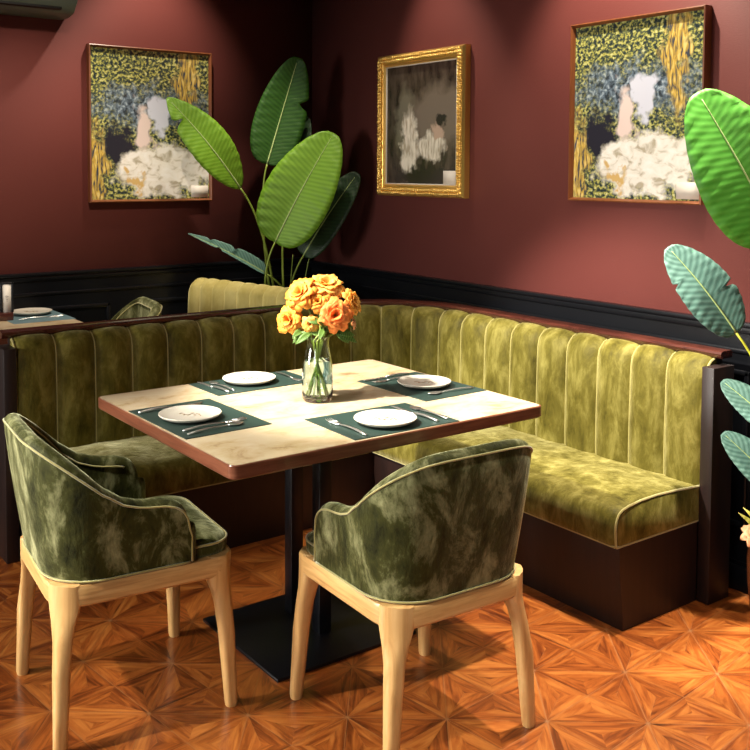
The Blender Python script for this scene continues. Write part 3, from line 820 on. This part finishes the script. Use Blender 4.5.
def make_armchair():
    t=bpy.data.objects.new('velvet_armchair',None); COL.objects.link(t)
    bm=bmesh.new(); rings=[]; NT=130; zb=.424; TH=.046; outer_top=[]; seam=[]
    for i in range(NT+1):
        tt=i/NT; p,n=shell_plan(tt); zt=top_z(p)
        backness=max(0,min(1,(-p.y+.02)/.24))
        def off(z): 
            u=(z-zb)/.37; return .006+.012*math.sin(min(1,u)*PI*.6)+.040*backness*u
        ring=[]
        H=zt-zb; r=TH/2
        for k in range(9):
            z=zb+ (H-r)*k/8
            o=off(z); ring.append(V((p.x+n.x*o,p.y+n.y*o,z)))
        oc=off(zb+H-r)
        for k in range(1,6):
            a=PI*k/6; ring.append(V((p.x+n.x*(oc-r+r*math.cos(a)),p.y+n.y*(oc-r+r*math.cos(a)),zt-r+r*math.sin(a))))
        for k in range(8,-1,-1):
            z=zb+(H-r)*k/8; o=off(z)-TH; ring.append(V((p.x+n.x*o,p.y+n.y*o,z)))
        rings.append(ring)
        o=off(zt-r)+.0005; seam.append(V((p.x+n.x*o,p.y+n.y*o,zt-r+.007)))
    # rounded arm fronts: extra rings shrinking towards the middle
    def endcap(ring,dy):
        out=[]
        c=sum(ring,V((0,0,0)))/len(ring)
        for d,s in ((.010,.93),(.017,.78),(.020,.5)):
            out.append([V((c.x+(q.x-c.x)*s,q.y+d,zb+(q.z-zb)*(1-(1-s)*.14))) for q in ring])
        return out
    e0=endcap(rings[0],1)[::-1]; e1=endcap(rings[-1],1)
    allr=e0+rings+e1
    loft(bm,allr); sh=link('upholstered_shell',bm,'velvet_chair',t,True,None,70)
    # piping along the outer rim, down the arm front and along the bottom edge
    bm=bmesh.new()
    p0,n0=shell_plan(0); p1,n1=shell_plan(1)
    start=[V((p0.x+n0.x*.008,p0.y+.006,z)) for z in (.428,.45,.475,.495)]
    end=[V((p1.x+n1.x*.008,p1.y+.006,z)) for z in (.495,.475,.45,.428)]
    tube(bm,start+seam+end,.0028,6)
    bot=[]
    for i in range(41):
        p,n=shell_plan(i/40); bot.append(V((p.x+n.x*.009,p.y+n.y*.009,zb+.003)))
    tube(bm,bot,.0028,6)
    inn=[]
    for i in range(6,NT-5):
        p,n=shell_plan(i/NT); zt=top_z(p); backness=max(0,min(1,(-p.y+.02)/.24)); u=(zt-.027-zb)/.37
        o=.006+.012*math.sin(min(1,u)*PI*.6)+.040*backness*u-TH-.0015
        inn.append(V((p.x+n.x*o,p.y+n.y*o,zt-.027)))
    tube(bm,inn,.0028,6)
    link('piping',bm,'piping',sh)
    # seat cushion
    def rrect(x,y0,y1,rf,rb,z):
        pts=[]
        for (sx,cy,a0,r) in ((1,y1,0,rf),(-1,y1,PI/2,rf),(-1,y0,PI,rb),(1,y0,3*PI/2,rb)):
            for k in range(7):
                an=a0+PI/2*k/6
                ccx=sx*(x-r); ccy=cy-r if cy==y1 else cy+r
                pts.append(V((ccx+r*math.cos(an),ccy+r*math.sin(an),z)))
        return pts
    bm=bmesh.new(); fr=[]
    for ins,z in ((.012,.421),(.002,.424),(.0,.434),(-.001,.446),(.004,.457),(.014,.465),(.035,.471),(.07,.476),(.12,.480)):
        fr.append(rrect(.212-ins,-.180+ins,.247-ins,max(.07-ins*.5,.01),max(.09-ins*.5,.01),z))
    loft(bm,fr); sc=link('seat_cushion',bm,'velvet_chair',t,True,None,80)
    bm=bmesh.new(); tube(bm,rrect(.2115,-.18,.2465,.07,.09,.455),.0032,6,0,True); link('cushion_piping',bm,'piping',sc)
    # wooden seat frame
    bm=bmesh.new()
    def ringpt(x,y0,y1,rf,rb,z): return rrect(x,y0,y1,rf,rb,z)
    outer=[ringpt(.223,-.238,.246,.065,.085,.366),ringpt(.228,-.243,.251,.068,.088,.372),ringpt(.230,-.245,.253,.07,.09,.412),ringpt(.226,-.241,.249,.068,.088,.420)]
    innr=[ringpt(.192,-.206,.216,.05,.06,.420),ringpt(.192,-.206,.216,.05,.06,.366)]
    loft(bm,outer+innr,True,False,0,True)
    link('seat_frame',bm,'oak_rail',t,True,None,35)
    for sx,sy in ((-1,-1),(1,-1),(-1,1),(1,1)):
        bm=bmesh.new(); rings=[]
        fx,fy=sx*(.232),sy*(.236) if sy>0 else -.236
        # levels: z, centre along corner diagonal, half-size, arch widening
        for z,cx,cy,h,sq in ((.0,.224,.230,.0155,.0),(.01,.224,.230,.0175,.0),(.10,.218,.226,.0195,.1),(.20,.212,.222,.022,.2),(.28,.205,.217,.025,.35),(.32,.200,.213,.029,.6),(.350,.1935,.208,.0345,.9),(.372,.190,.205,.0385,1),(.416,.190,.205,.0385,1),(.4215,.190,.205,.036,1)):
            rg=[]
            for k in range(16):
                a=2*PI*k/16+PI/16; c_,s_=math.cos(a),math.sin(a)
                e=.55+.25*(1-sq)
                x=math.copysign(abs(c_)**e,c_)*h; y=math.copysign(abs(s_)**e,s_)*h
                # round the outward corner more strongly
                if x*sx>0 and y*sy>0 and sq>.5:
                    dd=min(abs(x),abs(y))/h
                    x-=sx*.012*dd*sq; y-=sy*.012*dd*sq
                X_,Y_=abs(sx*cx+x),abs(sy*cy+y)
                if sq>.3:
                    ax_,ay_,rr_=.2315,(.2545 if sy>0 else .2465),(.071 if sy>0 else .091)
                    nx_,ny_=min(X_,ax_),min(Y_,ay_); qx,qy=nx_-(ax_-rr_),ny_-(ay_-rr_)
                    if qx>0 and qy>0 and math.hypot(qx,qy)>rr_:
                        f_=rr_/math.hypot(qx,qy); nx_,ny_=ax_-rr_+qx*f_,ay_-rr_+qy*f_
                    X_+=(nx_-X_)*min(1,sq*1.1); Y_+=(ny_-Y_)*min(1,sq*1.1)
                rg.append(V((sx*X_,sy*Y_,z)))
            rings.append(rg)
        loft(bm,rings); lg=link('leg',bm,'oak',t,True,None,45)
        bm=bmesh.new(); lathe(bm,[(.012,-.0005),(.0150,.0005),(.0150,.004)],14,(sx*.224,sy*.230,0)); link('foot_glide',bm,'ac_dark',lg)
    return t
ch=make_armchair(); ch.location=(1.614,2.018,0); ch.rotation_euler=(0,0,math.radians(-2.5))
tag(ch,'green velvet armchair with oak legs, back to the camera, at the near table edge','chair','velvet armchairs at the marble table')
c2=copy_thing(ch); c2.location=(1.030,2.585,0); c2.rotation_euler=(0,0,math.radians(-95.5))
c2.scale=(1.035,1,1)
tag(c2,'green velvet armchair with oak legs at the far left, seen from its side','chair','velvet armchairs at the marble table')

# ------------------------------------------------------------------ booth behind
BX0,BX1,BY0,BY1,BZ=.62,1.497,3.96,4.715,.80
table('cream topped dining table in the booth behind, seen over the bench rail',BX0,BX1,BY0,BY1,BZ,[(1.05,4.30,.0225,.0225),(1.05,4.46,.0225,.0225)],(.80,1.30,4.10,4.66))
o=rounded_mat(.27,.36,'blue-grey placemat on the rear table beyond the bench rail','mat_blue'); del o['group']; o.location=(1.365,4.460,BZ+.0002)
o=copy_thing(plate0); del o['group']; o.location=(1.378,4.520,BZ+.0026); o.scale=(1.0,1.0,1.0); tag(o,'white plate on the rear table behind the bench rail','plate'); 
o=copy_thing(protos['fork']); del o['group']; o.location=(1.375,4.37,BZ+.0026); o.rotation_euler=(0,0,.1); tag(o,'steel fork beside the plate on the rear table','fork')
t=thing('menu_holder','small wooden menu stand on the rear table at the left edge','menu holder',(1.222,4.42,BZ),math.radians(-18))
bm=bmesh.new(); box(bm,-.085,.045,-.030,.030,0,.036,.004); link('wooden_block',bm,'mahogany',t,True,None,35)
bm=bmesh.new()
for (x0,x1,z0,z1) in ((-.010,.000,.036,.168),(.036,.046,.036,.168),(-.010,.046,.160,.168)): box(bm,x0,x1,-.006,.006,z0,z1,.001)
link('card_frame',bm,'metal_black',t)
bm=bmesh.new(); box(bm,.0002,.0358,-.003,.002,.036,.1598); cd=link('menu_card',bm,'card',t,False)
bm=bmesh.new()
for k in range(4): tube(bm,[(.010+.002*k,-.0034,.106-.007*k),(.016,-.0036,.108-.007*k),(.026-.001*k,-.0034,.105-.007*k)],.0008,4)
link('handwritten_line',bm,'ink',cd)
bc=copy_thing(ch); del bc['group']; bc.location=(1.615,4.385,0); bc.rotation_euler=(0,0,math.radians(82)); bc.scale=(1,1,1.07)
tag(bc,'green velvet chair at the rear table, its rounded back showing above the bench rail','chair')
# rear bench
rb=thing('booth_bench','pale yellow-green velvet bench with channelled back in the rear corner, below the plant','bench',(2.30,4.35,0),0)
A_=V((2.255,4.640)); B_=V((2.42,3.93)); d=(B_-A_); Lr=d.length; d.normalize(); nrm=V((-d.y,d.x)); 
if nrm.dot(V((-1,-1)))<0: nrm=-nrm
def q3(s,o,z): p=A_+d*s+nrm*o; return V((p.x-2.30,p.y-4.35,z))
bm=bmesh.new(); rings=[]; nch=8; Lr2=Lr+.02
for c in range(nch):
    for k in range(8):
        u=k/8; s=Lr2*(c+u)/nch; bl=.014*math.sin(PI*u)**.6 if 0<u else 0
        rings.append((s,bl))
rings.append((Lr2,0)); rr_=[]
for s,bl in rings:
    drop=.030*(1-min(1,s/.045))**2
    zt=.905-drop
    r=[q3(s,.05+bl,.40),q3(s,.05+bl,.60),q3(s,.045+bl,.75),q3(s,.04+bl,zt-.045),q3(s,.028+bl*.9,zt-.018),q3(s,.01,zt-.003+bl*.4),q3(s,-.015,zt+bl*.4),q3(s,-.035,zt-.012),q3(s,-.045,zt-.04),q3(s,-.05,.40)]
    rr_.append(r)
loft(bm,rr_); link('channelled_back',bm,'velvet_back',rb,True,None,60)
def obox(name,s0,s1,o0,o1,z0,z1,mat,bev):
    bm=bmesh.new(); box(bm,s0,s1,o0,o1,z0,z1,bev,3)
    for v in bm.verts: v.co=q3(v.co.x,v.co.y,v.co.z)
    return link(name,bm,mat,rb,True,None,40)
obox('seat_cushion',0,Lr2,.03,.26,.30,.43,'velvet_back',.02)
obox('plinth',.01,Lr2-.01,-.04,.24,0,.299,'dark_wood',.003)
obox('backboard',.0,Lr2,-.062,-.051,0,.80,'dark_wood',.002)

# ------------------------------------------------------------------ big leaved plants
def big_leaf(parent,base,tip,width,mat,face,bend=.06,fold=.25,notch=(),wide=.5,pot=None,org=None,blunt=.46,rw=.0045,stem_mat='stem',mid=None):
    base,tip=V(base),V(tip); d=tip-base; L=d.length; face=V(face).normalized()
    s=d.cross(face).normalized(); nn=s.cross(d).normalized()
    if nn.dot(face)<0: nn=-nn
    n,m=40,10; bm=bmesh.new(); uvl=bm.loops.layers.uv.new('leaf'); g=[]
    def cen(u): return base+d*u+nn*(bend*L*math.sin(PI*u))
    for i in range(n+1):
        u=i/n
        w=width*(max(0.,math.sin(PI*(u**wide*.985+.008)))**blunt)
        row=[]
        for j in range(m+1):
            v=-1+2*j/m; wj=w
            for (nu,side,dep,nw) in notch:
                if side*v>0 and abs(u-nu)<nw: wj=w*(1-dep*(1-abs(u-nu)/nw))
            rip=.0025*width/.1*math.sin(u*70+abs(v)*3)*abs(v)**1.5+.010*width*math.sin(u*17+v*2)*abs(v)
            p=cen(u)+s*(wj*v)+nn*(fold*w*abs(v)-.12*w*v*v+rip)-d*(0.10*abs(v)*w/L if True else 0)
            row.append((bm.verts.new(p-org),(u*L*14-abs(v)*.9,v)))
        g.append(row)
    for i in range(n):
        for j in range(m):
            q=[g[i][j],g[i][j+1],g[i+1][j+1],g[i+1][j]]
            f=bm.faces.new([a[0] for a in q])
            for lp,a in zip(f.loops,q): lp[uvl].uv=a[1]
    o=link('leaf',bm,mat,parent); add_solid(o,.0010)
    bm=bmesh.new(); tube(bm,[cen(i/20)-org+nn*.0015 for i in range(20)],[rw*(1-.8*i/20) for i in range(20)],6); link('midrib',bm,mid or 'midrib',o)
    if pot is not None:
        k=V(pot); c=(base+k)/2; c=V((base.x*.35+k.x*.65,base.y*.35+k.y*.65,base.z*.55+k.z*.45))
        # continue along leaf direction at the top
        c=base-d.normalized()*min(.30,(base-k).length*.45)
        pts=bez(base+d*.01,c,k,16); bm=bmesh.new(); tube(bm,[p-org for p in pts],[rw*(1+.9*i/16) for i in range(17)],8); link('leaf_stalk',bm,stem_mat,parent)
    return o
def pot(parent,prof,mat,zs,rsoil,name='pot'):
    bm=bmesh.new(); lathe(bm,prof,40,cap1=True); link(name,bm,mat,parent,True,None,45)
    bm=bmesh.new(); lathe(bm,[(rsoil,zs-.02),(rsoil,zs),(.001,zs+.008)],30); link('soil',bm,'soil',parent)
org=V((2.745,4.475,0))
cp=thing('potted_plant','tall bird-of-paradise plant with broad green leaves in the corner of the burgundy walls','potted plant',tuple(org))
pot(cp,[(.10,0),(.125,.01),(.15,.14),(.165,.30),(.17,.32),(.158,.32),(.15,.28),(.001,.27)],'pot_corner',.29,.150)
tc=V((-.5,-.8,.15))
def cl(base,tip,w,mat,face,pt,**k): big_leaf(cp,base,tip,w,mat,face,org=org,pot=V((org.x+pt[0],org.y+pt[1],.29)),**k)
cl((2.460,4.52,1.375),(2.100,4.62,1.830),.112,'leaf_bright',(-.35,-.9,.45),(-.04,.02),bend=.07,wide=.95,blunt=.66,notch=((.80,-1,.75,.035),))
cl((2.610,4.500,1.500),(2.765,4.44,2.065),.135,'leaf_mid',(-.45,-.85,.05),(.0,.04),bend=-.04,wide=.75,notch=((.62,1,.45,.05),))
cl((2.585,4.375,1.095),(2.835,4.205,1.660),.182,'leaf_bright',(-.6,-.75,.35),(-.02,-.03),bend=.05,wide=.80)
cl((2.775,4.400,1.015),(3.000,4.22,1.455),.105,'leaf_dark',(-.9,-.5,.1),(.05,-.01),bend=.04,wide=.8)
cl((2.745,4.520,1.300),(2.835,4.47,1.760),.085,'leaf_dark',(-.8,-.6,.0),(.04,.04),bend=.03,wide=.8)
cl((2.560,4.440,.930),(2.200,4.60,1.140),.042,'leaf_pale',(-.25,-.75,.85),(-.05,-.02),bend=.03,wide=.45,blunt=.7,fold=.8,notch=((.45,1,.6,.04),(.62,-1,.7,.04),(.75,1,.6,.04)))
for k,(bx,by,bz,tx,ty,tz) in enumerate(((2.70,4.44,.30,2.72,4.42,1.02),(2.73,4.41,.30,2.80,4.36,1.06))):
    bm=bmesh.new(); tube(bm,[p-org for p in bez((bx,by,bz),(bx,by,.7),(tx,ty,tz),10)],[.006-.0004*i for i in range(11)],7); link('leaf_stalk',bm,'stem',cp)

org2=V((2.905,1.680,0))
rp=thing('potted_plant','plant with vivid and pale broad leaves in a brown pot, right edge','potted plant',tuple(org2))
pot(rp,[(.085,0),(.100,.006),(.118,.06),(.127,.14),(.130,.22),(.124,.262),(.126,.272),(.116,.272),(.110,.24),(.001,.235)],'copper',.250,.108)
def rl(base,tip,w,mat,face,pt,**k): big_leaf(rp,base,tip,w,mat,face,org=org2,pot=V((org2.x+pt[0],org2.y+pt[1],.25)),**k)
rl((2.885,1.735,1.262),(2.697,1.920,1.725),.158,'leaf_green',(-.75,-.6,.15),(-.01,.0),bend=.05,wide=.72,stem_mat='stem_yellow')
rl((2.812,1.835,.950),(2.684,2.012,1.222),.092,'leaf_pale',(-.6,-.65,.55),(-.03,.03),bend=.05,wide=.9,rw=.0038,stem_mat='stem_yellow',notch=((.42,1,.45,.025),(.70,-1,.2,.02)))
rl((2.865,1.685,.635),(2.803,1.876,.785),.055,'leaf_pale',(-.6,-.7,.6),(.0,-.02),bend=.04,wide=.9,rw=.003)
rl((2.880,1.695,.450),(2.808,1.872,.612),.058,'leaf_pale',(-.65,-.7,.45),(.02,.02),bend=.04,wide=.8,rw=.003)
# filler foliage and blooms at the pot rim
bm=bmesh.new(); uvl=bm.loops.layers.uv.new('leaf')
for k in range(7):
    a=2.2+k*.45; b0=V((math.cos(a)*.03,math.sin(a)*.03,.25)); tp=V((math.cos(a)*.115-.02,math.sin(a)*.115+.04,.36+.035*(k%3)))
    small_leaf(bm,uvl,b0,tp,.014,(-.5,-.7,.5))
o=link('filler_leaves',bm,'leaf_yellow',rp); add_solid(o,.0006)
def pot_flower(c,R,ax,mt,seed):
    axis=V(ax).normalized(); r2=random.Random(seed); bm=bmesh.new(); uvl=bm.loops.layers.uv.new('leaf')
    a=axis.orthogonal().normalized(); b2=axis.cross(a); base=V(c)-axis*R*.5
    for li,(cnt,ln,wd,cup,curl,off) in enumerate([(5,.95,.62,.15,.25,.10),(6,1.02,.66,.5,.40,.16),(7,1.10,.66,.95,.40,.24)]):
        for k in range(cnt):
            th=2*PI*(k+.5*(li%2))/cnt; out=(a*math.cos(th)+b2*math.sin(th))
            petal(bm,uvl,base+out*R*off*.6,axis,out,R*ln,R*wd*.78,cup,curl,r2.random()*6)
    o=link('peach_bloom',bm,mt,rp); add_solid(o,.0008)
pot_flower((-.085,.075,.305),.036,(-.6,-.4,.6),'petal_peach',3)
pot_flower((-.115,.035,.285),.026,(-.8,-.4,.3),'petal_peach',5)

# ------------------------------------------------------------------ light
def area(name,loc,target,size,size_y,power,col,spread=PI):
    l=bpy.data.lights.new(name,'AREA'); l.shape='RECTANGLE'; l.size=size; l.size_y=size_y; l.energy=power; l.color=col; l.spread=spread
    o=bpy.data.objects.new(name,l); COL.objects.link(o); o.location=loc
    o.rotation_euler=(V(target)-V(loc)).to_track_quat('-Z','Y').to_euler(); return o
def spot(name,loc,target,power,deg,blend,r=.04,col=(1,.88,.72)):
    l=bpy.data.lights.new(name,'SPOT'); l.energy=power; l.spot_size=math.radians(deg); l.spot_blend=blend; l.shadow_soft_size=r; l.color=col
    o=bpy.data.objects.new(name,l); COL.objects.link(o); o.location=loc
    o.rotation_euler=(V(target)-V(loc)).to_track_quat('-Z','Y').to_euler(); return o
area('added_left_fill',(-2.1,3.6,1.35),(1.2,2.5,.6),1.0,.9,28,(1,.97,.9),math.radians(80))  # added soft light for faces turned left; no window is known there
area('added_left_fill',(-1.7,.3,1.7),(1.3,2.2,.5),1.2,1.2,11,(1,.96,.9),math.radians(100))  # added fill from behind the camera, brightens chair wood and upholstery
spot('added_spotlight',(-.7,2.75,2.5),(1.10,2.30,.55),290,33,.7,.06,(1,.97,.88))  # added spot to brighten the left armchair's back, not a known fixture
spot('added_spotlight',(.15,2.95,2.9),(2.85,2.40,.15),1050,36,.5,.06,(1,.94,.82))  # added key spot that lights the right bench back; invented lamp
spot('ceiling_downlight',(2.50,2.00,2.95),(2.55,1.62,0),400,46,.4,.03,(1,.91,.8))
spot('ceiling_downlight',(1.65,2.45,2.95),(1.65,2.42,0),45,40,.6,.05,(1,.93,.84))
spot('ceiling_downlight',(1.70,1.25,2.95),(1.72,1.28,0),140,42,.3,.04,(1,.93,.84))
spot('picture_and_wash_downlight',(2.62,2.46,2.95),(3.06,2.46,1.45),110,72,.6,.03)
spot('picture_and_wash_downlight',(2.62,3.72,2.95),(3.06,3.55,1.5),42,52,.8,.03)
spot('picture_and_wash_downlight',(2.07,4.30,2.95),(2.05,4.765,1.2),60,72,.7,.03)
spot('picture_and_wash_downlight',(1.35,3.20,2.95),(1.50,4.765,1.15),135,50,.8,.05)  # added wash to brighten the left wall, apart from the picture lamps
spot('plant_downlight',(2.40,3.95,2.95),(2.55,4.4,1.2),90,38,.6,.04)
spot('plant_downlight',(2.55,1.3,2.9),(2.85,1.85,1.2),48,44,.6,.05)
w=bpy.data.worlds.new('world'); scene.world=w; w.use_nodes=True
w.node_tree.nodes['Background'].inputs[0].default_value=(1,.95,.9,1); w.node_tree.nodes['Background'].inputs[1].default_value=.035

# ------------------------------------------------------------------ camera
yaw,pitch,roll=math.radians(36.42),math.radians(3.272),math.radians(.293)
f0=V((math.sin(yaw),math.cos(yaw),0)); r0=V((math.cos(yaw),-math.sin(yaw),0)); u0=V((0,0,1))
fw=f0*math.cos(pitch)-u0*math.sin(pitch); up=u0*math.cos(pitch)+f0*math.sin(pitch)
rt=r0*math.cos(roll)+up*math.sin(roll); up2=-r0*math.sin(roll)+up*math.cos(roll)
cam=bpy.data.cameras.new('camera'); co=bpy.data.objects.new('camera',cam); COL.objects.link(co)
mx=Matrix((( rt.x,up2.x,-fw.x,0),(rt.y,up2.y,-fw.y,0),(rt.z,up2.z,-fw.z,1.47),(0,0,0,1)))
co.matrix_world=mx
cam.sensor_width=36; cam.lens=976.9/750*36; cam.shift_y=-(375-226.1)/750; cam.clip_start=.02
scene.camera=co
vs=scene.view_settings; vs.view_transform='Standard'; vs.look='None'; vs.exposure=0.42; vs.gamma=1; vs.use_curve_mapping=False
